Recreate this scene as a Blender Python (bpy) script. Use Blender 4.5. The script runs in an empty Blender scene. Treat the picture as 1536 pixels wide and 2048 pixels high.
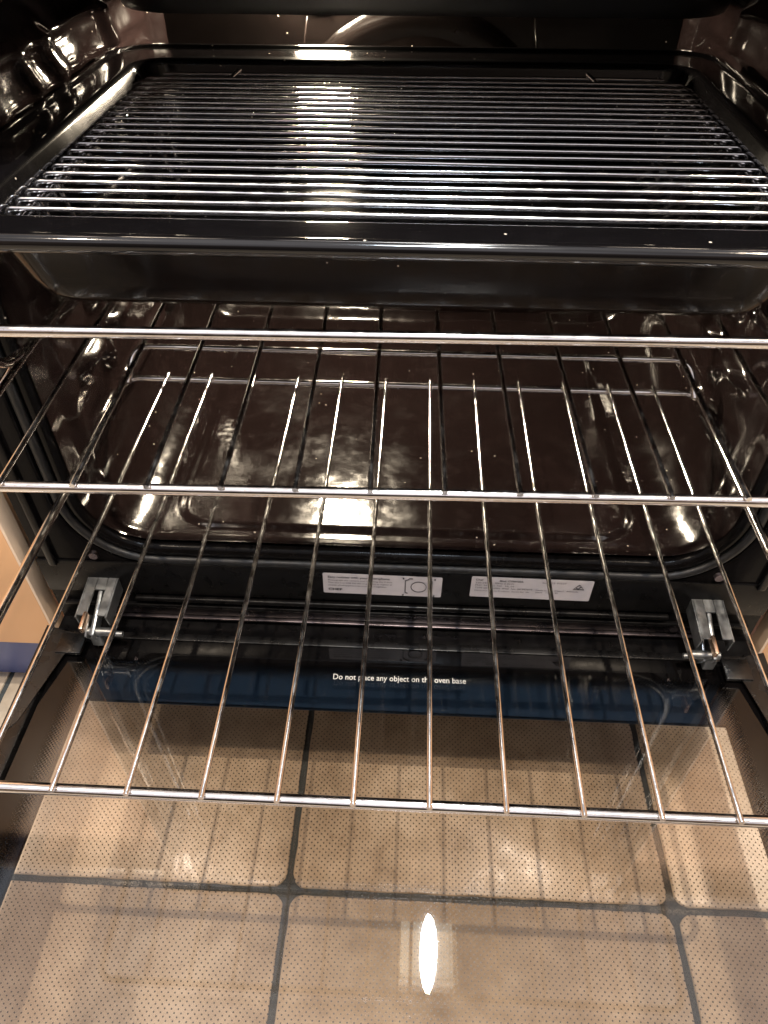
import bpy, bmesh, math, random
from mathutils import Vector, Matrix
random.seed(7)
S = bpy.context.scene
R = math.radians
# ------------------------------------------------------------------ camera
cd = bpy.data.cameras.new('camera'); cam = bpy.data.objects.new('camera', cd); S.collection.objects.link(cam)
cam.location = (0.0032, -0.1524, 0.332)
cam.rotation_euler = (R(46.18), R(-0.08), R(2.65))
cd.sensor_fit = 'HORIZONTAL'; cd.sensor_width = 36.0; cd.lens = 36.0 * 1465.6 / 1536.0
cd.clip_start = 0.01; cd.clip_end = 60
S.camera = cam
S.view_settings.view_transform = 'Standard'; S.view_settings.look = 'None'
S.view_settings.exposure = 0; S.view_settings.gamma = 1; S.view_settings.use_curve_mapping = False
S.render.engine = 'CYCLES'
S.cycles.max_bounces = 9; S.cycles.diffuse_bounces = 3; S.cycles.glossy_bounces = 6
S.cycles.transmission_bounces = 6; S.cycles.transparent_max_bounces = 20
S.cycles.sample_clamp_indirect = 6; S.cycles.use_denoising = True
S.cycles.blur_glossy = 0.3

# ------------------------------------------------------------------ world: dim warm kitchen surroundings
W = bpy.data.worlds.new('World'); S.world = W; W.use_nodes = True
nt = W.node_tree; nt.nodes.clear()
def N(t, typ, **k):
    n = t.nodes.new(typ)
    for a, b in k.items(): setattr(n, a, b)
    return n
out = N(nt, 'ShaderNodeOutputWorld'); bg = N(nt, 'ShaderNodeBackground'); tc = N(nt, 'ShaderNodeTexCoord')
sep = N(nt, 'ShaderNodeSeparateXYZ'); nt.links.new(tc.outputs['Generated'], sep.inputs[0])
mr = N(nt, 'ShaderNodeMapRange'); mr.inputs[1].default_value = -1; mr.inputs[2].default_value = 1
nt.links.new(sep.outputs['Z'], mr.inputs[0])
cr = N(nt, 'ShaderNodeValToRGB'); e = cr.color_ramp.elements
e[0].position = 0.0; e[0].color = (.10, .06, .04, 1); e[1].position = 1.0; e[1].color = (1.05, 1.0, 1.02, 1)
for p_, c_ in ((.42, (.20, .11, .06, 1)), (.5, (.42, .30, .21, 1)), (.62, (.30, .20, .13, 1)), (.70, (.22, .17, .15, 1)), (.77, (1.0, .95, 1.0, 1))):
    q = e.new(p_); q.color = c_
nt.links.new(mr.outputs[0], cr.inputs[0])
nz = N(nt, 'ShaderNodeTexNoise'); nz.inputs['Scale'].default_value = 2.2; nz.inputs['Detail'].default_value = 1
nt.links.new(tc.outputs['Generated'], nz.inputs['Vector'])
nr = N(nt, 'ShaderNodeMapRange'); nr.inputs[1].default_value = .35; nr.inputs[2].default_value = .65
nr.inputs[3].default_value = .45; nr.inputs[4].default_value = 1.3; nt.links.new(nz.outputs[0], nr.inputs[0])
mx = N(nt, 'ShaderNodeMix', data_type='RGBA', blend_type='MULTIPLY'); mx.inputs[0].default_value = 1
nt.links.new(cr.outputs[0], mx.inputs[6]); nt.links.new(nr.outputs[0], mx.inputs[7])
# the person taking the photo stands there as a dark shape; the side over the oven is dimmer
dv = N(nt, 'ShaderNodeVectorMath', operation='DOT_PRODUCT'); nt.links.new(tc.outputs['Generated'], dv.inputs[0]); dv.inputs[1].default_value = (.03, -.96, -.20)
pr = N(nt, 'ShaderNodeMapRange'); nt.links.new(dv.outputs['Value'], pr.inputs[0])
for i_, v_ in zip((1, 2, 3, 4), (.72, .88, 1.0, .10)): pr.inputs[i_].default_value = v_
yr = N(nt, 'ShaderNodeMapRange'); nt.links.new(sep.outputs['Y'], yr.inputs[0])
for i_, v_ in zip((1, 2, 3, 4), (.1, .5, 1.0, .34)): yr.inputs[i_].default_value = v_
pm = N(nt, 'ShaderNodeMath', operation='MULTIPLY'); nt.links.new(pr.outputs[0], pm.inputs[0]); nt.links.new(yr.outputs[0], pm.inputs[1])
m9 = N(nt, 'ShaderNodeMix', data_type='RGBA', blend_type='MULTIPLY'); m9.inputs[0].default_value = 1
nt.links.new(mx.outputs[2], m9.inputs[6]); nt.links.new(pm.outputs[0], m9.inputs[7])
nt.links.new(m9.outputs[2], bg.inputs[0]); bg.inputs[1].default_value = 1.0
nt.links.new(bg.outputs[0], out.inputs[0])

# ------------------------------------------------------------------ lights
def area(name, loc, size, power, col, aim, sy=None):
    l = bpy.data.lights.new(name, 'AREA'); l.shape = 'DISK'; l.energy = power; l.color = col; l.size = size
    if sy: l.shape = 'ELLIPSE'; l.size_y = sy
    o = bpy.data.objects.new(name, l); S.collection.objects.link(o); o.location = loc
    o.rotation_euler = (Vector(aim) - Vector(loc)).to_track_quat('-Z', 'Y').to_euler()
    return o
area('ceiling_lamp', (.09, -.27, 1.75), .016, 48, (1, .90, .76), (.09, -.1, 0))
area('ceiling_lamp', (.95, -.45, 1.9), .05, 24, (1, .82, .62), (0, .1, -.2))
area('ceiling_lamp', (-.95, -.45, 1.9), .05, 24, (1, .82, .62), (0, .1, -.2))
area('cold_fill', (.03, -.42, 1.95), .30, 30, (.76, .87, 1), (.03, .1, 0))  # unseen cold fill light, added for soft bluish highlights
area('hood_lamp', (.075, .31, 1.0), .032, 4, (.9, .96, 1.0), (.075, .29, 0), .13)

# ------------------------------------------------------------------ helpers
def link(name, me, mat, parent=None, smooth=True):
    o = bpy.data.objects.new(name, me); S.collection.objects.link(o)
    for m in (mat if isinstance(mat, (list, tuple)) else [mat]): me.materials.append(m)
    if smooth: me.polygons.foreach_set('use_smooth', [True] * len(me.polygons))
    if parent: o.parent = parent
    return o
def tag(o, label=None, cat=None, group=None, kind=None):
    for k, v in (('label', label), ('category', cat), ('group', group), ('kind', kind)):
        if v: o[k] = v
    return o
def empty(name, loc=(0, 0, 0), rz=0):
    o = bpy.data.objects.new(name, None); S.collection.objects.link(o); o.location = loc
    o.rotation_euler = (0, 0, rz); o.empty_display_size = .02; return o
class MB:
    def __init__(s): s.b = bmesh.new()
    def quad(s, pts):
        s.b.faces.new([s.b.verts.new(p) for p in pts]); return s
    def box(s, x0, x1, y0, y1, z0, z1, bev=0, seg=2, mat=None):
        t = bmesh.new(); bmesh.ops.create_cube(t, size=1)
        bmesh.ops.scale(t, vec=(x1 - x0, y1 - y0, z1 - z0), verts=t.verts)
        if bev: bmesh.ops.bevel(t, geom=t.edges[:], offset=bev, segments=seg, affect='EDGES', profile=.5)
        bmesh.ops.translate(t, vec=((x0 + x1) / 2, (y0 + y1) / 2, (z0 + z1) / 2), verts=t.verts)
        if mat is not None: bmesh.ops.transform(t, matrix=mat, verts=t.verts)
        s._merge(t); return s
    def _merge(s, t):
        me = bpy.data.meshes.new('tmp'); t.to_mesh(me); t.free(); s.b.from_mesh(me); bpy.data.meshes.remove(me)
    def tube(s, pts, r, n=12, closed=False, cap=True, fillet=0, fseg=6):
        P = [Vector(p) for p in pts]
        if fillet:
            Q = []; L = len(P)
            for i in range(L):
                if not closed and i in (0, L - 1): Q.append(P[i]); continue
                a, b, c = P[i - 1], P[i], P[(i + 1) % L]
                f = min(fillet, (a - b).length * .48, (c - b).length * .48)
                p0 = b + (a - b).normalized() * f; p1 = b + (c - b).normalized() * f
                for k in range(fseg + 1):
                    t = k / fseg; Q.append(p0 * (1 - t) ** 2 + b * 2 * t * (1 - t) + p1 * t * t)
            P = Q
        L = len(P); T = []
        for i in range(L):
            if closed: d = P[(i + 1) % L] - P[i - 1]
            else: d = P[min(i + 1, L - 1)] - P[max(i - 1, 0)]
            T.append(d.normalized())
        u = T[0].orthogonal().normalized(); rings = []
        for i in range(L):
            u = (u - T[i] * u.dot(T[i])).normalized(); v = T[i].cross(u)
            rings.append([s.b.verts.new(P[i] + (u * math.cos(2 * math.pi * k / n) + v * math.sin(2 * math.pi * k / n)) * r) for k in range(n)])
        for i in range(L if closed else L - 1):
            A, B = rings[i], rings[(i + 1) % L]
            for k in range(n): s.b.faces.new((A[k], A[(k + 1) % n], B[(k + 1) % n], B[k]))
        if not closed and cap:
            s.b.faces.new(rings[0][::-1]); s.b.faces.new(rings[-1])
        return s
    def cyl(s, c, axis, r, h, n=20):
        a = Vector(axis).normalized(); c = Vector(c); return s.tube([c - a * h / 2, c + a * h / 2], r, n)
    def loft(s, loops, cap0=False, cap1=False):
        rs = [[s.b.verts.new(p) for p in l] for l in loops]
        for A, B in zip(rs, rs[1:]):
            n = len(A)
            for k in range(n): s.b.faces.new((A[k], A[(k + 1) % n], B[(k + 1) % n], B[k]))
        if cap0: s.b.faces.new(rs[0][::-1])
        if cap1: s.b.faces.new(rs[-1])
        return s
    def build(s, name, mat, parent=None, smooth=True, sharp=40):
        bmesh.ops.recalc_face_normals(s.b, faces=s.b.faces)
        me = bpy.data.meshes.new(name)
        for e_ in s.b.edges:
            if len(e_.link_faces) == 2 and e_.calc_face_angle(0) > R(sharp): e_.smooth = False
        s.b.to_mesh(me); s.b.free(); return link(name, me, mat, parent, smooth)
def rrect(hx, hy, r, cs=8, es=1):
    """rounded rectangle, list of (x, y), anticlockwise; es = extra points on the straights"""
    r = min(r, hx * .999, hy * .999); pts = []
    C = [(hx - r, hy - r, 0), (-hx + r, hy - r, 90), (-hx + r, -hy + r, 180), (hx - r, -hy + r, 270)]
    for (cx, cy, a0) in C:
        for k in range(cs + 1):
            a = R(a0 + 90 * k / cs); pts.append((cx + r * math.cos(a), cy + r * math.sin(a)))
    if es > 1:
        Q = []; n = len(pts)
        for i in range(n):
            a, b = pts[i], pts[(i + 1) % n]; Q.append(a)
            if (i + 1) % (cs + 1) == 0:
                for k in range(1, es): Q.append((a[0] + (b[0] - a[0]) * k / es, a[1] + (b[1] - a[1]) * k / es))
        pts = Q
    return pts
def sm(a, b, x):
    t = max(0., min(1., (x - a) / (b - a))); return t * t * (3 - 2 * t)

# ------------------------------------------------------------------ materials
def mat(name):
    m = bpy.data.materials.new(name); m.use_nodes = True; t = m.node_tree; t.nodes.clear()
    o = N(t, 'ShaderNodeOutputMaterial'); return m, t, o
def math_(t, op, a, b=None, c=None):
    n = N(t, 'ShaderNodeMath', operation=op)
    for i, v in enumerate((a, b, c)):
        if v is None: continue
        if isinstance(v, (int, float)): n.inputs[i].default_value = v
        else: t.links.new(v, n.inputs[i])
    return n.outputs[0]
def ramp(t, src, a, b, lo, hi):
    n = N(t, 'ShaderNodeMapRange'); t.links.new(src, n.inputs[0])
    for i, v in zip((1, 2, 3, 4), (a, b, lo, hi)): n.inputs[i].default_value = v
    return n.outputs[0]
def noise(t, co, scale, detail=3, rough=.5, stretch=None):
    if stretch:
        mp = N(t, 'ShaderNodeMapping'); mp.inputs['Scale'].default_value = stretch; t.links.new(co, mp.inputs[0]); co = mp.outputs[0]
    n = N(t, 'ShaderNodeTexNoise'); n.inputs['Scale'].default_value = scale; n.inputs['Detail'].default_value = detail
    n.inputs['Roughness'].default_value = rough; t.links.new(co, n.inputs['Vector']); return n.outputs[0]
def pbsdf(t, o, col=(.5, .5, .5), rough=.4, metal=0, spec=.5, ior=1.5):
    b = N(t, 'ShaderNodeBsdfPrincipled'); b.inputs['Base Color'].default_value = (*col, 1)
    b.inputs['Roughness'].default_value = rough; b.inputs['Metallic'].default_value = metal
    b.inputs['Specular IOR Level'].default_value = spec; b.inputs['IOR'].default_value = ior
    t.links.new(b.outputs[0], o.inputs[0]); return b
def bump(t, b, h, dist, strength=1):
    n = N(t, 'ShaderNodeBump'); n.inputs['Distance'].default_value = dist; n.inputs['Strength'].default_value = strength
    t.links.new(h, n.inputs['Height']); t.links.new(n.outputs[0], b.inputs['Normal'])
def chrome(name, col=(.82, .79, .78), rough=.07, wav=.00012, dark=.75):
    m, t, o = mat(name); b = pbsdf(t, o, col, rough, 1)
    c = N(t, 'ShaderNodeTexCoord').outputs['Object']
    n1 = noise(t, c, 120, 2); n2 = noise(t, c, 900, 2)
    cm = N(t, 'ShaderNodeMix', data_type='RGBA'); t.links.new(ramp(t, n2, .55, .72, 0, 1), cm.inputs[0])
    cm.inputs[6].default_value = (*col, 1); cm.inputs[7].default_value = (col[0] * dark, col[1] * dark * .93, col[2] * dark * .85, 1)
    t.links.new(cm.outputs[2], b.inputs['Base Color'])
    t.links.new(ramp(t, n1, .3, .7, rough * .6, rough * 1.8), b.inputs['Roughness'])
    bump(t, b, n1, wav); return m
def enamel(name, col, rough, smudge=0, dust=0, wav=.0004, spec=.6, satin=None):
    m, t, o = mat(name); b = pbsdf(t, o, col, rough, 0, spec, 1.55)
    c = N(t, 'ShaderNodeTexCoord').outputs['Object']
    n1 = noise(t, c, 14, 4, .6); n2 = noise(t, c, 60, 5, .7)
    rr = ramp(t, n1, .48, .68, rough, rough + smudge)
    if smudge:
        rr = math_(t, 'ADD', rr, ramp(t, n2, .5, .75, 0, smudge * .5))
    t.links.new(rr, b.inputs['Roughness'])
    if dust:
        v = N(t, 'ShaderNodeTexVoronoi'); v.inputs['Scale'].default_value = 150; t.links.new(c, v.inputs['Vector'])
        sc_ = N(t, 'ShaderNodeSeparateColor'); t.links.new(v.outputs['Color'], sc_.inputs[0])
        k = math_(t, 'MULTIPLY', math_(t, 'LESS_THAN', v.outputs['Distance'], .10), math_(t, 'GREATER_THAN', sc_.outputs[0], 1 - dust))
        cm = N(t, 'ShaderNodeMix', data_type='RGBA'); t.links.new(k, cm.inputs[0])
        cm.inputs[6].default_value = (*col, 1); cm.inputs[7].default_value = (.45, .40, .34, 1)
        if smudge:
            c2 = N(t, 'ShaderNodeMix', data_type='RGBA'); t.links.new(ramp(t, n2, .5, .8, 0, .35), c2.inputs[0])
            c2.inputs[6].default_value = (*col, 1); c2.inputs[7].default_value = (col[0] * 2.6, col[1] * 2.6, col[2] * 2.6, 1)
            t.links.new(c2.outputs[2], cm.inputs[6])
        t.links.new(cm.outputs[2], b.inputs['Base Color'])
    h = math_(t, 'ADD', noise(t, c, 38, 2), math_(t, 'MULTIPLY', noise(t, c, 420, 2), .05))
    bump(t, b, h, wav); return m
def plain(name, col, rough=.4, metal=0, var=.15, scale=60, spec=.5):
    m, t, o = mat(name); b = pbsdf(t, o, col, rough, metal, spec)
    c = N(t, 'ShaderNodeTexCoord').outputs['Object']; n1 = noise(t, c, scale, 4)
    cm = N(t, 'ShaderNodeMix', data_type='RGBA'); t.links.new(ramp(t, n1, .3, .7, 0, 1), cm.inputs[0])
    cm.inputs[6].default_value = (*[v * (1 - var) for v in col], 1); cm.inputs[7].default_value = (*[min(1, v * (1 + var)) for v in col], 1)
    t.links.new(cm.outputs[2], b.inputs['Base Color']); t.links.new(ramp(t, n1, .3, .7, rough * .8, min(1, rough * 1.25)), b.inputs['Roughness'])
    return m
def emit(name, col, s):
    m, t, o = mat(name); n = N(t, 'ShaderNodeEmission'); n.inputs[0].default_value = (*col, 1); n.inputs[1].default_value = s
    t.links.new(n.outputs[0], o.inputs[0]); return m
def glass_nodes(t, tint, rough=0.0, ior=1.5, gain=1.0, smear=0):
    tr = N(t, 'ShaderNodeBsdfTransparent'); tr.inputs[0].default_value = (*tint, 1)
    gl = N(t, 'ShaderNodeBsdfGlossy'); gl.inputs['Roughness'].default_value = rough; gl.inputs[0].default_value = (1, 1, 1, 1)
    fr = N(t, 'ShaderNodeFresnel'); fr.inputs[0].default_value = ior
    c = N(t, 'ShaderNodeTexCoord').outputs['Object']
    bp_ = N(t, 'ShaderNodeBump'); bp_.inputs['Distance'].default_value = .000012; t.links.new(noise(t, c, 60, 2), bp_.inputs['Height'])
    t.links.new(bp_.outputs[0], gl.inputs['Normal'])
    f = math_(t, 'MULTIPLY', fr.outputs[0], gain)
    mx_ = N(t, 'ShaderNodeMixShader'); t.links.new(f, mx_.inputs[0]); t.links.new(tr.outputs[0], mx_.inputs[1]); t.links.new(gl.outputs[0], mx_.inputs[2])
    return mx_.outputs[0], c
def dots(t, c, a, r, rad=None):
    """1 inside printed dots of a staggered grid (pitch a); rad may be a socket giving the radius / a"""
    res = None
    for off in (0, .5):
        mp = N(t, 'ShaderNodeMapping'); mp.inputs['Scale'].default_value = (1 / a, 1 / a, 0); mp.inputs['Location'].default_value = (off, off, 0)
        t.links.new(c, mp.inputs[0])
        fr = N(t, 'ShaderNodeVectorMath', operation='FRACTION'); t.links.new(mp.outputs[0], fr.inputs[0])
        sb = N(t, 'ShaderNodeVectorMath', operation='SUBTRACT'); t.links.new(fr.outputs[0], sb.inputs[0]); sb.inputs[1].default_value = (.5, .5, 0)
        ln = N(t, 'ShaderNodeVectorMath', operation='LENGTH'); t.links.new(sb.outputs[0], ln.inputs[0])
        res = ln.outputs['Value'] if res is None else math_(t, 'MINIMUM', res, ln.outputs['Value'])
    return math_(t, 'LESS_THAN', res, rad if rad is not None else r / a)

M = {}
M['chrome'] = chrome('chrome_wire', (.80, .79, .79), .14, .00010, .92)
M['chrome_bar'] = chrome('chrome_bar', rough=.12, wav=.0001, dark=.9)
M['chrome_thin'] = chrome('chrome_grill_wire', (.94, .94, .97), .15, wav=.00006, dark=.95)
M['enamel'] = enamel('black_enamel', (.016, .010, .009), .07, .04, .05, .0016)
M['enamel_floor'] = M['enamel']
M['cavity'] = enamel('brown_black_cavity_enamel', (.0100, .0062, .0060), .08, .13, .10, .0007, .95)
M['tray'] = enamel('tray_enamel', (.0028, .0025, .0028), .08, .03, .09, .0001, .6)
M['tray_out'] = enamel('tray_outer_enamel', (.0040, .0020, .0014), .16, 0, .03, .0001, .11)
M['frame'] = enamel('front_frame_enamel', (.0028, .0024, .0024), .16, .05, .03, .0003, .09)
M['rear'] = enamel('rear_wall_enamel', (.003, .0022, .002), .20, .05, .05, .0004, .10)
M['rubber'] = plain('gasket_rubber', (.0035, .0035, .004), .45, 0, .3, 300)
M['shield'] = plain('grill_shield_black', (.0025, .0025, .003), .35, 0, .4, 500)
M['zinc'] = plain('zinc_hinge_metal', (.20, .205, .205), .36, .9, .22, 160)
M['matte'] = plain('matte_black_panel', (.003, .0027, .0027), .30, 0, .3, 90, .14)
M['steel'] = plain('added_steel_fascia', (.60, .58, .56), .32, 1, .08, 30)  # only for the unseen panel added above the opening
M['strip'] = plain('satin_metal_lip', (.34, .28, .29), .3, 1, .1, 40)
M['brass'] = plain('brassy_rivet', (.65, .45, .32), .3, 1, .1, 90)
M['black_metal'] = plain('black_painted_metal', (.003, .0027, .0027), .28, 0, .3, 80)
M['sticker'] = plain('silver_grey_sticker', (.42, .39, .40), .38, .0, .06, 120)
M['ink'] = plain('black_ink', (.02, .02, .02), .5)
M['white_ink'] = plain('white_ceramic_ink', (.42, .41, .39), .5)
M['lamp'] = emit('oven_lamp_glow', (1, .84, .62), 1400)
M['hood_glow'] = emit('hood_lamp_glow', (.92, .97, 1), 26)
M['diffuser'] = emit('lamp_diffuser', (1, .90, .74), 2.6)
M['orange'] = plain('tan_orange_laminate', (.66, .375, .19), .32, 0, .03, 6)
M['edge'] = plain('cream_edge_banding', (.70, .55, .42), .4, 0, .05)
M['blue'] = plain('blue_kickboard_film', (.12, .15, .34), .35, 0, .06, 8)
M['plinth'] = plain('dark_brown_plinth', (.05, .035, .028), .4)
M['bench'] = plain('tan_benchtop', (.40, .29, .20), .3)
M['hood'] = plain('cream_hood_metal', (.55, .50, .42), .35)
M['lens'] = M['lamp']

# inner door glass: clear, black printed border that fades into dots
def m_inner():
    m, t, o = mat('inner_door_glass'); g, c = glass_nodes(t, (.975, .960, .945), .018, 1.5, .95)
    sp = N(t, 'ShaderNodeSeparateXYZ'); t.links.new(c, sp.inputs[0])
    ax = math_(t, 'ABSOLUTE', sp.outputs[0])
    kx = ramp(t, ax, .250, .268, 0, 1)                       # side border
    ky = ramp(t, sp.outputs[1], .1795, .1935, 0, 1)          # hinge-side border
    k = math_(t, 'MAXIMUM', kx, ky)
    d = dots(t, c, .0028, .001, math_(t, 'MULTIPLY', k, .60))
    d = math_(t, 'MULTIPLY', d, math_(t, 'GREATER_THAN', sp.outputs[2], -.1705))
    solid = math_(t, 'GREATER_THAN', k, .93); msk = math_(t, 'MAXIMUM', d, solid)
    b = pbsdf(t, o, (.002, .0017, .0017), .04, 0, .45, 1.5)
    mx_ = N(t, 'ShaderNodeMixShader'); t.links.new(msk, mx_.inputs[0]); t.links.new(g, mx_.inputs[1]); t.links.new(b.outputs[0], mx_.inputs[2])
    t.links.new(mx_.outputs[0], o.inputs[0]); return m
def m_outer():
    m, t, o = mat('outer_door_glass'); g, c = glass_nodes(t, (.93, .90, .87), .0, 1.5, .7)
    sp = N(t, 'ShaderNodeSeparateXYZ'); t.links.new(c, sp.inputs[0])
    ox = math_(t, 'GREATER_THAN', math_(t, 'ABSOLUTE', math_(t, 'SUBTRACT', sp.outputs[0], .0015)), .2615)
    oy = math_(t, 'GREATER_THAN', sp.outputs[1], .1635)
    frit = math_(t, 'MAXIMUM', ox, oy)
    d = math_(t, 'MULTIPLY', dots(t, c, .0042, .00050), math_(t, 'GREATER_THAN', sp.outputs[2], -.1945))
    b = pbsdf(t, o, (.003, .008, .017), .30, 0, .35, 1.5)
    kd = N(t, 'ShaderNodeBsdfPrincipled'); kd.inputs['Base Color'].default_value = (.003, .003, .003, 1); kd.inputs['Roughness'].default_value = .3
    m1 = N(t, 'ShaderNodeMixShader'); t.links.new(d, m1.inputs[0]); t.links.new(g, m1.inputs[1]); t.links.new(kd.outputs[0], m1.inputs[2])
    m2 = N(t, 'ShaderNodeMixShader'); t.links.new(frit, m2.inputs[0]); t.links.new(m1.outputs[0], m2.inputs[1]); t.links.new(b.outputs[0], m2.inputs[2])
    t.links.new(m2.outputs[0], o.inputs[0]); return m
M['inner'] = m_inner(); M['outer'] = m_outer()
def m_tile():
    m, t, o = mat('beige_floor_tile'); b = pbsdf(t, o, (.5, .4, .3), .35)
    c = N(t, 'ShaderNodeTexCoord').outputs['Object']
    n1 = noise(t, c, 9, 5, .6); n2 = noise(t, c, 45, 5, .65)
    f = math_(t, 'ADD', math_(t, 'MULTIPLY', n1, .6), math_(t, 'MULTIPLY', n2, .4))
    r_ = N(t, 'ShaderNodeValToRGB'); t.links.new(f, r_.inputs[0]); e = r_.color_ramp.elements
    e[0].position = .36; e[0].color = (.235, .190, .140, 1); e[1].position = .62; e[1].color = (.41, .36, .29, 1)
    q = e.new(.5); q.color = (.325, .272, .208, 1)
    t.links.new(r_.outputs[0], b.inputs['Base Color']); t.links.new(ramp(t, n2, .3, .7, .25, .5), b.inputs['Roughness'])
    bump(t, b, n2, .0006); return m
M['tile'] = m_tile(); M['grout'] = plain('dark_grey_grout', (.022, .028, .030), .8, 0, .4, 200)

# ------------------------------------------------------------------ floor (tiles and grout)
ZF = -.35
fb = MB(); P_ = .333
for i in range(-4, 4):
    for j in range(-7, 4):
        cx = -.0905 + (i + .5) * P_; cy = .0765 + (j - .5) * P_
        hx = P_ / 2 - .0031
        jit = [(random.uniform(-.0005, .0005), random.uniform(-.0005, .0005)) for _ in range(200)]
        lo = rrect(hx, hx, .011, 5, 24)
        def wob(l, z, s=0):
            return [(cx + x + jit[q % 200][0], cy + y + jit[q % 200][1], z) for q, (x, y) in enumerate(l)]
        fb.loft([wob(lo, ZF - .004), wob(lo, ZF - .0006), wob(rrect(hx - .0007, hx - .0007, .0105, 5, 24), ZF)], cap1=True)
fl = fb.build('floor', M['tile'], sharp=60); tag(fl, 'beige mottled floor tiles seen through the oven door glass', 'floor', kind='structure')
g = MB().box(-1.45, 1.3, -2.4, 1.1, ZF - .03, ZF - .0024).build('grout_bed', M['grout'], smooth=False)
tag(g, 'dark grey grout between the beige floor tiles', 'floor', kind='structure')

# ------------------------------------------------------------------ kitchen joinery beside the oven
def cabinet(x0, x1, label, side):
    r = empty('kitchen_cabinet', ((x0 + x1) / 2, .24, ZF)); tag(r, label, 'cabinet')
    cx = (x0 + x1) / 2; z0 = -.23 - ZF
    MB().box(x0 - cx, x1 - cx, 0, .018, z0, .70, .0012).build('door_panel', M['orange'], r)
    e0 = x1 - cx if side < 0 else x0 - cx
    MB().box(min(e0, e0 - side * .0025), max(e0, e0 - side * .0025), -.0006, .018, z0, .70, .0006).build('edge_band', M['edge'], r)
    MB().box(x0 - cx + .005, x1 - cx - .005, .0185, .5, z0 + .002, .71).build('carcass', M['orange'], r)
    return r
cabinet(-.915, -.3165, 'tan orange cabinet door with a cream edge, left of the oven', -1)
cabinet(.3165, .915, 'tan orange cabinet door, right of the oven, barely showing', 1)
k = MB().box(-.95, -.31, .285, .30, ZF, -.232, .0008).build('kickboard', M['blue']); tag(k, 'blue kickboard under the tan cabinet left of the oven', 'kickboard')
k = MB().box(-.309, .31, .285, .30, ZF, -.232, .0008).build('plinth_board', M['plinth']); tag(k, 'dark plinth board set back under the oven', 'plinth')
k = MB().box(.311, .95, .285, .30, ZF, -.232, .0008).build('kickboard', M['blue']); tag(k, 'kickboard under the right hand tan cabinet', 'kickboard')
k = MB().box(-.95, .95, .22, .84, .375, .405, .004).build('benchtop', M['bench']); tag(k, 'unseen tan benchtop above the oven, added for reflections', 'benchtop')  # out of view; added for its effect on light and reflections
hd = empty('light_fitting', (0, .26, 1.0)); tag(hd, 'small cream light fitting with a cold white lamp over the bench', 'light')
MB().box(.015, .135, .0, .105, .012, .06, .003).build('fitting_body', M['hood'], hd)
MB().box(.018, .132, .003, .102, .001, .0115, .002).build('lamp_cover', M['diffuser'], hd)

# ------------------------------------------------------------------ oven
OV = empty('oven', (0, 0, 0)); tag(OV, 'black built-in oven with its glass door lowered open', 'oven')
YF = .24; CZ, HZ, HX, RC = .103, .195, .246, .050
# --- cavity shell: floor, side walls and ceiling in one pressed sheet, with pressed shelf runners
LEV = (0.0, .05, .10, .15, .20)
def side_h(y, z):
    h = 0
    for i, l in enumerate(LEV):
        zz = z - l
        lower = math.exp(-((zz + .0165) / .0062) ** 4)
        upper = math.exp(-((zz - .016) / .0045) ** 4) * .0
        a = sm(.285 + .006 * (i % 2), .312 + .006 * (i % 2), y) * (1 - sm(.575, .60, y))
        dip = 1 - .95 * math.exp(-((y - .352) / .012) ** 2) - .8 * math.exp(-((y - .49) / .013) ** 2)
        h += lower * .0105 * a * max(0, dip)
        # pressed bosses closing each runner pair: softly slanted, the top one a large funnel under the ledge
        for yb, am, sy, sz in (((.350, .0068, .010, .012), (.480, .0050, .009, .011)) if i < 4 else ((.372, .0085, .013, .022), (.335, .0045, .008, .012), (.478, .0070, .011, .020))):
            d = ((y - yb + .55 * (zz - .018)) / sy) ** 2 + ((zz - .016) / sz) ** 2
            h += am * math.exp(-d ** 1.4)
    a = sm(.262, .30, y) * (1 - sm(.585, .605, y))
    h += a * (.13 * max(0, min(.075, .284 - z)) * sm(.192, .206, z) * (1 + .16 * math.sin(y * 95 + z * 60) + .10 * math.sin(y * 37 - z * 210)) + .0035 * math.exp(-((z - .2300) / .0035) ** 2)) + .0045 * a * math.exp(-((z - .262) / .004) ** 2)
    h += .0035 * (sm(.262, .282, y))
    return h
def floor_h(x, y):
    dx = abs(x) - .186 + .03; dy = abs(y - .4175) - .1525 + .03
    d = math.hypot(max(dx, 0), max(dy, 0)) + min(max(dx, dy), 0) - .03      # signed distance to the inner panel
    h = .0028 * (1 - sm(-.003, .003, d))
    h += .0045 * (1 - sm(.245, .256, y))
    h += .0003 * math.sin(x * 21 + 1) * math.sin(y * 17)
    return h
loopxz = rrect(HX, HZ, RC, 26, 110)
nY = 210; Y0, Y1 = .2445, .622
cb = bmesh.new(); rings = []
n = len(loopxz)
nrm = []
for i in range(n):
    a, b = loopxz[i - 1], loopxz[(i + 1) % n]; d = Vector((b[0] - a[0], b[1] - a[1])).normalized(); nrm.append((-d.y, d.x))
for j in range(nY + 1):
    y = Y0 + (Y1 - Y0) * j / nY; row = []
    for (x, z), (nx, nz_) in zip(loopxz, nrm):
        wx = abs(nx) ** 3; wz = max(0, nz_) ** 3
        h = wx * side_h(y, z + CZ) + wz * floor_h(x, y)
        # rounded back edge
        bk = sm(.60, .622, y) * .012
        row.append(cb.verts.new((x + nx * (h + bk), y, z + CZ + nz_ * (h + bk))))
    rings.append(row)
for A, B in zip(rings, rings[1:]):
    for k_ in range(n): cb.faces.new((A[k_], B[k_], B[(k_ + 1) % n], A[(k_ + 1) % n]))
me = bpy.data.meshes.new('cavity_shell'); cb.to_mesh(me); cb.free()
link('cavity_shell', me, M['cavity'], OV)
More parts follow.
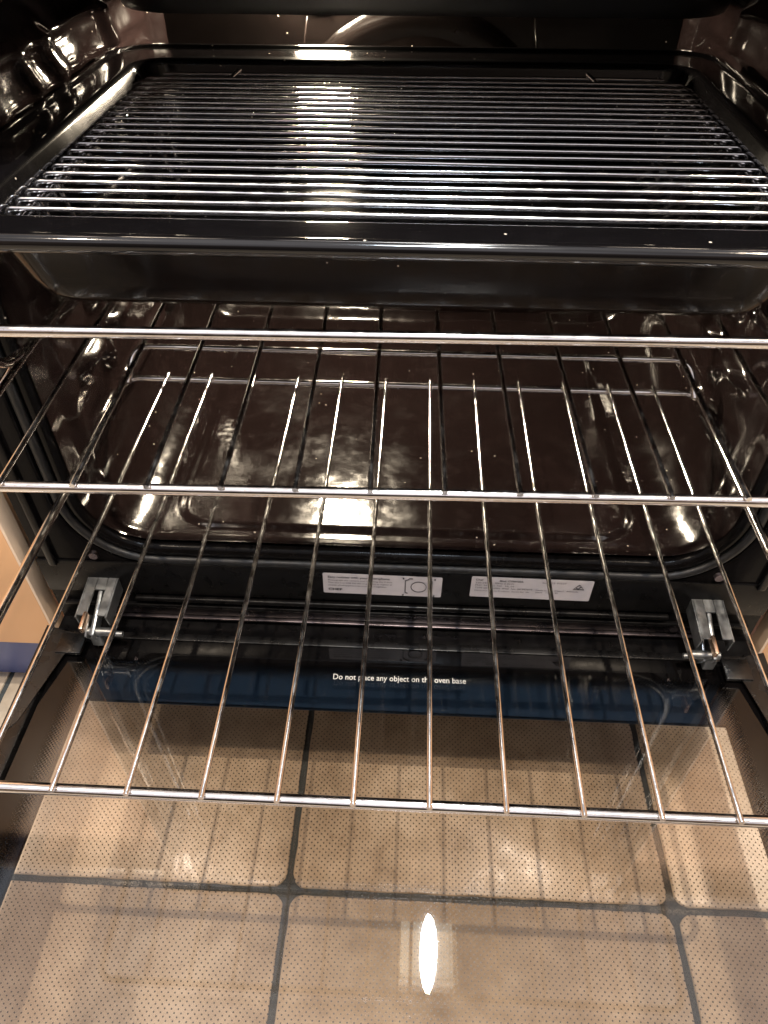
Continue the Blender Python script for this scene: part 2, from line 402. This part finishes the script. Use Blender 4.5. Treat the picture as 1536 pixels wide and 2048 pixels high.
# --- rear wall, fan cover, lamp
MB().box(-.25, .25, .6215, .630, -.10, .31).build('rear_wall', M['rear'], OV, smooth=False)
fan = MB()
def disc(c, prof, n=72):
    return [[(c[0] + r * math.cos(2 * math.pi * k / n), y, c[2] + r * math.sin(2 * math.pi * k / n)) for k in range(n)] for r, y in prof]
fan.loft(disc((0.0, 0, .075), [(.135, .6212), (.130, .6165), (.122, .6150), (.112, .6165), (.108, .6165), (.098, .6135), (.050, .6135), (.044, .6160), (.030, .6160), (.024, .6135)]), cap1=True)
fan_o = fan.build('fan_cover', M['rear'], OV)
sl = MB()
for k in range(28):
    a = 2 * math.pi * k / 28
    mt = Matrix.Translation((0, .6132, .075)) @ Matrix.Rotation(a, 4, 'Y')
    sl.box(.056, .092, -.0004, .0004, -.0022, .0022, mat=mt)
sl.build('vent_slots', M['ink'], fan_o, smooth=False)
for sx in (-1, 1):
    MB().tube([(sx * .112, .613, .14), (sx * .100, .612, .200)], .0008, 8).build('cover_clip', M['rear'], OV)
lp = MB(); LC = Vector((-.088, .606, .232))
lp.loft([[(LC.x + r * math.cos(2 * math.pi * k / 32), LC.y + .015 + y, LC.z + r * math.sin(2 * math.pi * k / 32)) for k in range(32)] for r, y in ((.0215, -.004), (.021, -.010), (.017, -.0145), (.010, -.017), (.004, -.018))], cap1=True)
lamp = lp.build('oven_lamp', M['lamp'], OV)
MB().tube([(LC.x + .0255 * math.cos(2 * math.pi * k / 32), .6185, LC.z + .0255 * math.sin(2 * math.pi * k / 32)) for k in range(32)], .0032, 10, closed=True).build('lamp_ring', M['strip'], lamp)
# --- grill shield hanging from the ceiling
sh = MB(); SC = Vector((.0, .512, 0))
prof = [(.226, .050, .049, .292), (.227, .051, .050, .232), (.2245, .0485, .0475, .2265), (.218, .042, .041, .2255)]
sh.loft([[(SC.x + x, SC.y + y, z) for x, y in rrect(hx, hy, r, 12)] for hx, hy, r, z in prof], cap1=True)
sh.build('grill_shield', M['shield'], OV)
# --- front frame
def floop(off, y, hx=None, z0=None, z1=None, r=None):
    if hx is None: return [(x, y, CZ + z) for x, z in rrect(HX + off, HZ + off, RC + off, 16)]
    c = (z0 + z1) / 2; return [(x, y, c + z) for x, z in rrect(hx, (z1 - z0) / 2, r, 16)]
ff = MB()
ff.loft([floop(0, .2465), floop(.0006, .2430), floop(.003, .2405), floop(.006, .2395), floop(.009, .2405), floop(.010, .2445), floop(.0195, .2445), floop(.0205, .2395), floop(.0225, .2385), floop(0, .2385, .2965, -.129, .352, .006), floop(0, .2440, .2975, -.130, .353, .006)])
ff.build('front_frame', M['frame'], OV, sharp=50)
gk = MB().tube([(x, .2405, CZ + z) for x, z in rrect(HX + .0145, HZ + .0145, RC + .0145, 20)], .0036, 10, closed=True)
gk.build('door_gasket', M['rubber'], OV)
# side strips folded proud of the frame (give the vertical light/dark bands)
for sx in (-1, 1):
    MB().box(sx * .283 - .0035, sx * .283 + .0035, .2335, .2382, -.112, .35, .0015).build('frame_rib', M['frame'], OV)
# --- lower front panel
lpn = MB(); lpn.box(-.2975, .2975, .2388, .246, -.187, -.1305)
lpn.box(-.2975, .2975, .2152, .2386, -.1865, -.1835)
lpn.box(-.2975, .2975, .2362, .2386, -.1455, -.108, .0009)
lpn.box(-.225, .222, .2335, .2385, -.1535, -.1485, .0018, 3)
lpn.box(-.29, .29, .2345, .2385, -.1625, -.1585, .0012)
lpn.build('lower_panel', M['matte'], OV)
MB().box(-.256, .257, .2352, .2386, -.1775, -.1757, .0005).build('bottom_lip', M['strip'], OV)
for x in (-.228, .231):
    MB().cyl((x, .2375, -.1675), (0, 1, 0), .0036, .003).build('panel_screw', M['strip'], OV)
cp = MB().box(-.2975, .2975, .2150, .2380, .306, .372, .002).build('added_control_panel', M['steel'], OV)  # unseen steel panel, added so the shelf rods reflect something bright
for x in (-.2, -.1, .1, .2):
    MB().cyl((x, .2045, .339), (0, 1, 0), .018, .021, 28).build('added_knob', M['black_metal'], cp)  # knobs added along with the unseen panel
# --- housing that closes the oven
hs = MB(); hs.box(-.298, -.292, .247, .70, -.187, .352); hs.box(.292, .298, .247, .70, -.187, .352)
hs.box(-.2915, .2915, .247, .70, -.192, -.186); hs.box(-.2915, .2915, .247, .70, .345, .352); hs.box(-.2915, .2915, .66, .70, -.185, .344)
hs.build('housing', M['black_metal'], OV, smooth=False)

# --- writing helper
def text(body, size, loc, rot, mat_, parent, name='lettering', align='LEFT', width=None, sx=1, bold=0):
    cu = bpy.data.curves.new('txt', 'FONT'); cu.body = body; cu.size = size; cu.align_x = align; cu.align_y = 'BOTTOM_BASELINE'
    cu.offset = bold; cu.resolution_u = 3
    o = bpy.data.objects.new('txt', cu); S.collection.objects.link(o)
    bpy.context.view_layer.update()
    me = bpy.data.meshes.new_from_object(o.evaluated_get(bpy.context.evaluated_depsgraph_get()))
    w = o.dimensions.x
    bpy.data.objects.remove(o); bpy.data.curves.remove(cu)
    s = (width / w) if width else 1
    me.transform(Matrix.Diagonal((s * sx, 1 if not width else 1, 1, 1)))
    me.transform(Matrix.Translation(loc) @ rot)
    return me
def join(mes, name, mat_, parent):
    b = bmesh.new()
    for m_ in mes: b.from_mesh(m_); bpy.data.meshes.remove(m_)
    me = bpy.data.meshes.new(name); b.to_mesh(me); b.free(); return link(name, me, mat_, parent, False)
RX = Matrix.Rotation(R(90), 4, 'X')
# --- stickers on the lower panel
def sticker(cx, cz, w, h, rot, label):
    b = MB(); lo = rrect(w / 2, h / 2, .0012, 4)
    M4 = Matrix.Translation((cx, .2360, cz)) @ Matrix.Rotation(R(rot), 4, 'Y')
    f = lambda y: [tuple(M4 @ Vector((x, y, z))) for x, z in lo]
    b.loft([f(.0001), f(-.0002)], cap0=True, cap1=True)
    o = b.build('label_sticker', M['sticker'], OV, smooth=False); o['label'] = label
    return o, M4
s1, m1 = sticker(-.0155, -.1235, .0965, .0242, 0.6, 'grey sticker with a phone picture')
ls = []
def line(mm, w, h, x, z, body, size, width=None, bold=0):
    ls.append(text(body, size, (0, 0, 0), Matrix.Identity(4), None, None, width=width, bold=bold))
    ls[-1].transform(mm @ Matrix.Translation((x - w / 2, -.0005, h / 2 - z)) @ RX)
w_, h_ = .0965, .0242
line(m1, w_, h_, .004, .0052, 'Easy register with your smartphone', .0034, .050, .00006)
line(m1, w_, h_, .004, .0086, 'Photograph the camera icon including the 4 dots', .0024, .052)
line(m1, w_, h_, .004, .0117, 'Then text it to 0488 850 001 or go online to register at', .0024, .052)
line(m1, w_, h_, .004, .0148, 'www.chefappliances.com.au/register', .0024, .048)
line(m1, w_, h_, .004, .0203, 'CHEF', .0036, .0115, .0001)
join(ls, 'printed_text', M['ink'], s1)
ic = MB(); base = m1 @ Matrix.Translation((.0295, -.0006, 0))
def P2(x, z): return tuple(base @ Vector((x, 0, z)))
ic.tube([P2(.0062 * math.cos(a / 24 * 2 * math.pi), .0062 * math.sin(a / 24 * 2 * math.pi)) for a in range(24)], .00028, 6, closed=True)
ic.tube([P2(-.0048, .0098), P2(-.0078, .0098), P2(-.0085, .0085), P2(-.0108, .0074), P2(-.0108, -.0074), P2(-.0088, -.0082)], .00035, 6)
ic.tube([P2(.0085, .0082), P2(.0108, .0074), P2(.0108, -.0074), P2(.0088, -.0082)], .00035, 6)
for x, z in ((-.0125, .0098), (.0128, .0098), (-.0125, -.0104), (.0128, -.0104)): ic.tube([P2(x - .0006, z), P2(x + .0006, z)], .0007, 6)
ic.build('camera_icon', M['ink'], s1)
s2, m2 = sticker(.1045, -.1215, .097, .0245, 0.6, 'grey sticker with rating text and a triangle mark')
ls = []
line(m2, w_, h_, .003, .0042, 'Chef', .0030, .0060, .00006); line(m2, w_, h_, .022, .0046, 'Mod. CVE612SA', .0028, .019, .00006)
line(m2, w_, h_, .003, .0076, '220-240V ~ 50Hz 2.3kW', .0026, .031); line(m2, w_, h_, .003, .0106, 'PNC 944 001 722   ML 05', .0026, .031)
line(m2, w_, h_, .003, .0137, 'TYPE 60C4E4MN  IPX0  No. 04 947019', .0026, .046); line(m2, w_, h_, .003, .0168, 'Electrolux Home Products  South Rd  SA', .0020, .044)
line(m2, w_, h_, .056, .0046, 'Ser. 925 97537', .0026, .019); line(m2, w_, h_, .052, .0137, 'Made in EU   Class I   Adelaide', .0022, .034)
line(m2, w_, h_, .052, .0165, '5009   13 10 35', .0022, .018)
join(ls, 'printed_text', M['ink'], s2)
tr = MB(); base = m2 @ Matrix.Translation((.0375, -.0006, .0045))
tr.tube([P2(-.0042, -.0024), P2(0, .0032), P2(.0042, -.0024)], .00034, 6, closed=True)
tr.tube([P2(-.0018, -.0008), P2(-.0004, -.0018), P2(.0016, .0008)], .0004, 6)
tr.build('tick_triangle_mark', M['ink'], s2)

# --- door (lowered)
DZ = -.170
dm = MB()
for sx in (-1, 1):
    dm.box(min(sx * .2805, sx * .2972), max(sx * .2805, sx * .2972), -.262, .213, -.1935, -.166, .0015)
    # side plate that rises towards the hinge
dm.box(-.2800, .2800, .2075, .2145, -.1935, -.1705, .001)
dm.box(-.2800, .2800, -.262, -.2515, -.1935, -.1705, .001)
door = dm.build('door', M['black_metal'], OV)
for sx in (-1, 1):
    pp = MB(); x0, x1 = sx * .268, sx * .2965
    pp.b.faces.new([pp.b.verts.new(v) for v in ((x0, .2055, -.1648), (x1, .213, -.1636), (x1, .110, -.1652), (sx * .286, .125, -.1655))])
    o = pp.build('corner_plate', M['black_metal'], door, smooth=False)
    so = o.modifiers.new('s', 'SOLIDIFY'); so.thickness = .0012; so.offset = 1
ig = MB().box(-.2795, .2795, -.2505, .2065, -.1742, -.1702, .0006, 1).build('inner_glass', M['inner'], door)
og = MB().box(-.2972, .2972, -.2620, .2142, -.1982, -.1942, .0006, 1).build('outer_glass', M['outer'], door)
tm = text('Do not place any object on the oven base', .0074, (-.0525, .1755, DZ + .0001), Matrix.Rotation(R(.35), 4, 'Z'), None, None, width=.106, bold=.00003)
join([tm], 'printed_warning', M['white_ink'], ig)
# --- hinges
for sx in (-1, 1):
    h = MB(); cx = sx * .2465
    def X(a): return cx + sx * a
    # channel plate with a slot (two strips plus ends), sloping down to the front
    T_ = Matrix.Translation((cx, .215, -.131)) @ Matrix.Rotation(R(8), 4, 'X')
    h.box(-.0115, -.0040, -.014, .024, -.0008, .0008, .0003, 1, T_); h.box(.0045, .0115, -.014, .024, -.0008, .0008, .0003, 1, T_)
    h.box(-.00395, .0044, .010, .024, -.0008, .0008, .0003, 1, T_)
    for a in (-.0122, .0122): h.box(a - .0007, a + .0007, -.016, .024, -.014, .0008, .0003, 1, T_)
    ho = h.build('hinge', M['zinc'], OV)
    a = MB()
    a.box(-.002, .002, -.028, .016, -.016, -.004, .0015, 2, T_ @ Matrix.Rotation(R(14), 4, 'X'))
    a.box(-.008, -.0055, -.029, -.010, -.022, -.006, .001, 2, T_ @ Matrix.Rotation(R(20), 4, 'X'))
    a.build('hinge_arm', M['zinc'], ho)
    MB().cyl((cx + sx * -.006, .197, -.1480), (1, 0, 0), .0036, .022).build('hinge_roller', M['zinc'], ho)
    MB().box(-.0055, -.0025, -.028, -.012, -.004, .0035, .0008, 2, T_).build('hinge_catch', M['brass'], ho)
    MB().cyl((cx - sx * .018, .197, -.1500), (1, 0, 0), .0022, .009).build('hinge_pin', M['zinc'], ho)
    b = MB(); b.box(cx - .0045, cx + .0045, .194, .203, -.1640, -.152, .0012); b.build('hinge_foot', M['zinc'], ho)
    MB().box(cx + sx * .013, cx + sx * .034, .186, .2055, -.1665, -.1630, .0008).build('hinge_plate', M['black_metal'], ho)
    MB().cyl((cx + sx * .001, .2372, -.0885 - .012), (0, 1, 0), .0035, .004).build('frame_screw', M['strip'], OV)

# ------------------------------------------------------------------ wire shelves
PT = .0354; LN = .345; BR = .00285; RR = .00140
def rod_pts(x, y0, y1, z, amp=.0):
    return [(x, y0 + (y1 - y0) * k / 10, z + amp * math.sin(k * 1.3 + x * 90)) for k in range(11)]
def make_shelf(name, label, loc, rz, guard):
    r = empty(name, loc, rz); tag(r, label, 'oven shelf', 'chrome wire oven shelves')
    zb = -.0038; hw = 6.5 * PT
    f = MB()
    f.tube([(-hw, LN, zb), (-hw, 0, zb), (hw, 0, zb), (hw, LN, zb)], BR, 14, closed=True, fillet=.012)
    f.build('perimeter_bar', M['chrome_bar'], r)
    for i in range(12):
        x = (i - 5.5) * PT
        jx = random.uniform(-.0004, .0004)
        MB().tube([(x + jx * (k in (3, 4, 5, 6)), -.0030 + (LN + .0055) * k / 10, random.uniform(-.00015, .00015)) for k in range(11)], RR, 10, fillet=.02, fseg=2).build('cross_rod', M['chrome'], r)
    if guard == 'rear':
        MB().tube([(-hw + .006, LN - .012, zb + .004), (-hw + .010, LN + .007, .022), (hw - .010, LN + .007, .022), (hw - .006, LN - .012, zb + .004)], .0026, 12, fillet=.014).build('guard_bar', M['chrome_bar'], r)
    else:
        for sx in (-1, 1): pass
        MB().tube([(-hw - .0005, .115, zb + .002), (-hw - .001, .095, zb + .006), (-hw - .004, .055, .050), (-hw - .002, .0345, .0605), (hw + .002, .0345, .0605), (hw + .004, .055, .050), (hw + .001, .095, zb + .006), (hw + .0005, .115, zb + .002)], BR, 14, fillet=.012).build('guard_bar', M['chrome_bar'], r)
    return r
make_shelf('wire_shelf', 'chrome wire shelf pulled furthest out over the open door, lowest of the two', (0, 0, 0), 0, 'rear')
make_shelf('wire_shelf', 'chrome wire shelf just under the black tray, with a raised front bar', (.0027, .1059, .0999), R(1.0), 'front')

# ------------------------------------------------------------------ grill tray
TR = empty('grill_tray', (-.005, .3175, .152)); tag(TR, 'deep black enamel grill tray holding a wire rack at the top of the oven', 'tray')
def tl(hx, y0, y1, r, z): return [(x, (y0 + y1) / 2 - .3175 + y, z - .152) for x, y in rrect(hx, (y1 - y0) / 2, r, 12, 6)]
tb = MB()
tb.loft([tl(.2270, .1480, .4990, .032, .1925), tl(.2290, .1460, .5010, .034, .1935), tl(.2302, .1448, .5022, .035, .1965), tl(.2295, .1455, .5015, .035, .1995),
         tl(.2270, .1480, .4990, .033, .2010), tl(.2240, .1510, .4960, .030, .2008), tl(.2220, .1530, .4940, .029, .1994), tl(.2205, .1545, .4920, .0285, .1990), tl(.2195, .1556, .4905, .028, .1990),
         tl(.2045, .1712, .4650, .023, .1989), tl(.2035, .1720, .4640, .0225, .1988), tl(.2026, .1729, .4628, .022, .1986), tl(.2010, .1745, .4610, .021, .1975), tl(.2000, .1752, .4600, .020, .1950),
         tl(.1905, .1790, .4530, .022, .1650), tl(.1880, .1805, .4510, .024, .1580), tl(.1820, .1850, .4460, .024, .1535), tl(.1740, .1930, .4380, .022, .1525),
         tl(.1500, .2150, .4150, .020, .1522), tl(.1480, .2170, .4130, .020, .1532), tl(.1450, .2200, .4100, .018, .1535)], cap1=True)
tp = tb.build('tray_pan', M['tray'], TR, sharp=70)
ts = MB()
def to(hx, y0, y1, r, z): return [(x, (y0 + y1) / 2 - .3175 + y, z - .152) for x, y in rrect(hx, (y1 - y0) / 2, r, 20, 6)]
ts.loft([to(.2268, .1482, .4988, .032, .1926), to(.2060, .1700, .4660, .026, .1930), to(.2030, .1725, .4635, .026, .1900), to(.1925, .1765, .4560, .028, .1640),
         to(.1905, .1775, .4545, .030, .1570), to(.1870, .1805, .4520, .030, .1528), to(.1800, .1870, .4450, .030, .1508)], cap1=True)
ts.build('tray_underside', M['tray_out'], TR, sharp=60)

# ------------------------------------------------------------------ wire rack in the tray
RK = empty('grill_rack', (-.004, .331, .155)); tag(RK, 'fine chrome wire grill rack sitting inside the black tray', 'rack')
def K(x, y, z): return (x, y - .331, z - .155)
ys0, ys1, nw = .2035, .459, 22
for i in range(nw):
    y = ys0 + (ys1 - ys0) * i / (nw - 1)
    sag = random.uniform(-.0003, .0003)
    pts = [K(-.1935, y + .001, .1765), K(-.1965, y, .1895), K(-.10, y, .1895 + sag), K(0, y + random.uniform(-.0002, .0002), .1895 - sag), K(.10, y, .1895 + sag), K(.1955, y, .1895), K(.1925, y + .001, .1765)]
    MB().tube(pts, .00128, 10, fillet=.004, fseg=4).build('grill_wire', M['chrome_thin'], RK)
for sx in (-1, 1):
    MB().tube([K(sx * .1895, ys0 - .010, .1860), K(sx * .1895, ys1 + .007, .1860)], .0017, 10).build('side_wire', M['chrome_thin'], RK)
    MB().tube([K(sx * .1955, ys0 - .008, .1790), K(sx * .1955, ys1 + .006, .1790)], .0014, 10).build('side_wire', M['chrome_thin'], RK)
    # short loops that stand the rack on the tray floor
    for yy in (.235, .43):
        MB().tube([K(sx * .1880, yy - .012, .1860), K(sx * .1800, yy - .012, .1560), K(sx * .1800, yy + .012, .1560), K(sx * .1880, yy + .012, .1860)], .0014, 10, fillet=.006).build('rack_foot', M['chrome_thin'], RK)
    MB().tube([K(sx * .1895, ys1 + .007, .186), K(sx * .184, ys1 - .001, .186), K(sx * .17, ys1 + .0055, .1905), K(sx * .150, ys1 + .001, .1885)], .0013, 10, fillet=.006).build('corner_loop', M['chrome_thin'], RK)
MB().tube([K(-.135, ys1 - .004, .1870), K(-.122, ys1 + .006, .1960), K(.122, ys1 + .006, .1960), K(.135, ys1 - .004, .1870)], .0018, 10, fillet=.01).build('rear_handle_loop', M['chrome_thin'], RK)
MB().tube([K(-.1895, ys0 - .010, .186), K(-.186, ys0 - .017, .184), K(.186, ys0 - .017, .184), K(.1895, ys0 - .010, .186)], .0013, 10, fillet=.006).build('front_wire', M['chrome_thin'], RK)
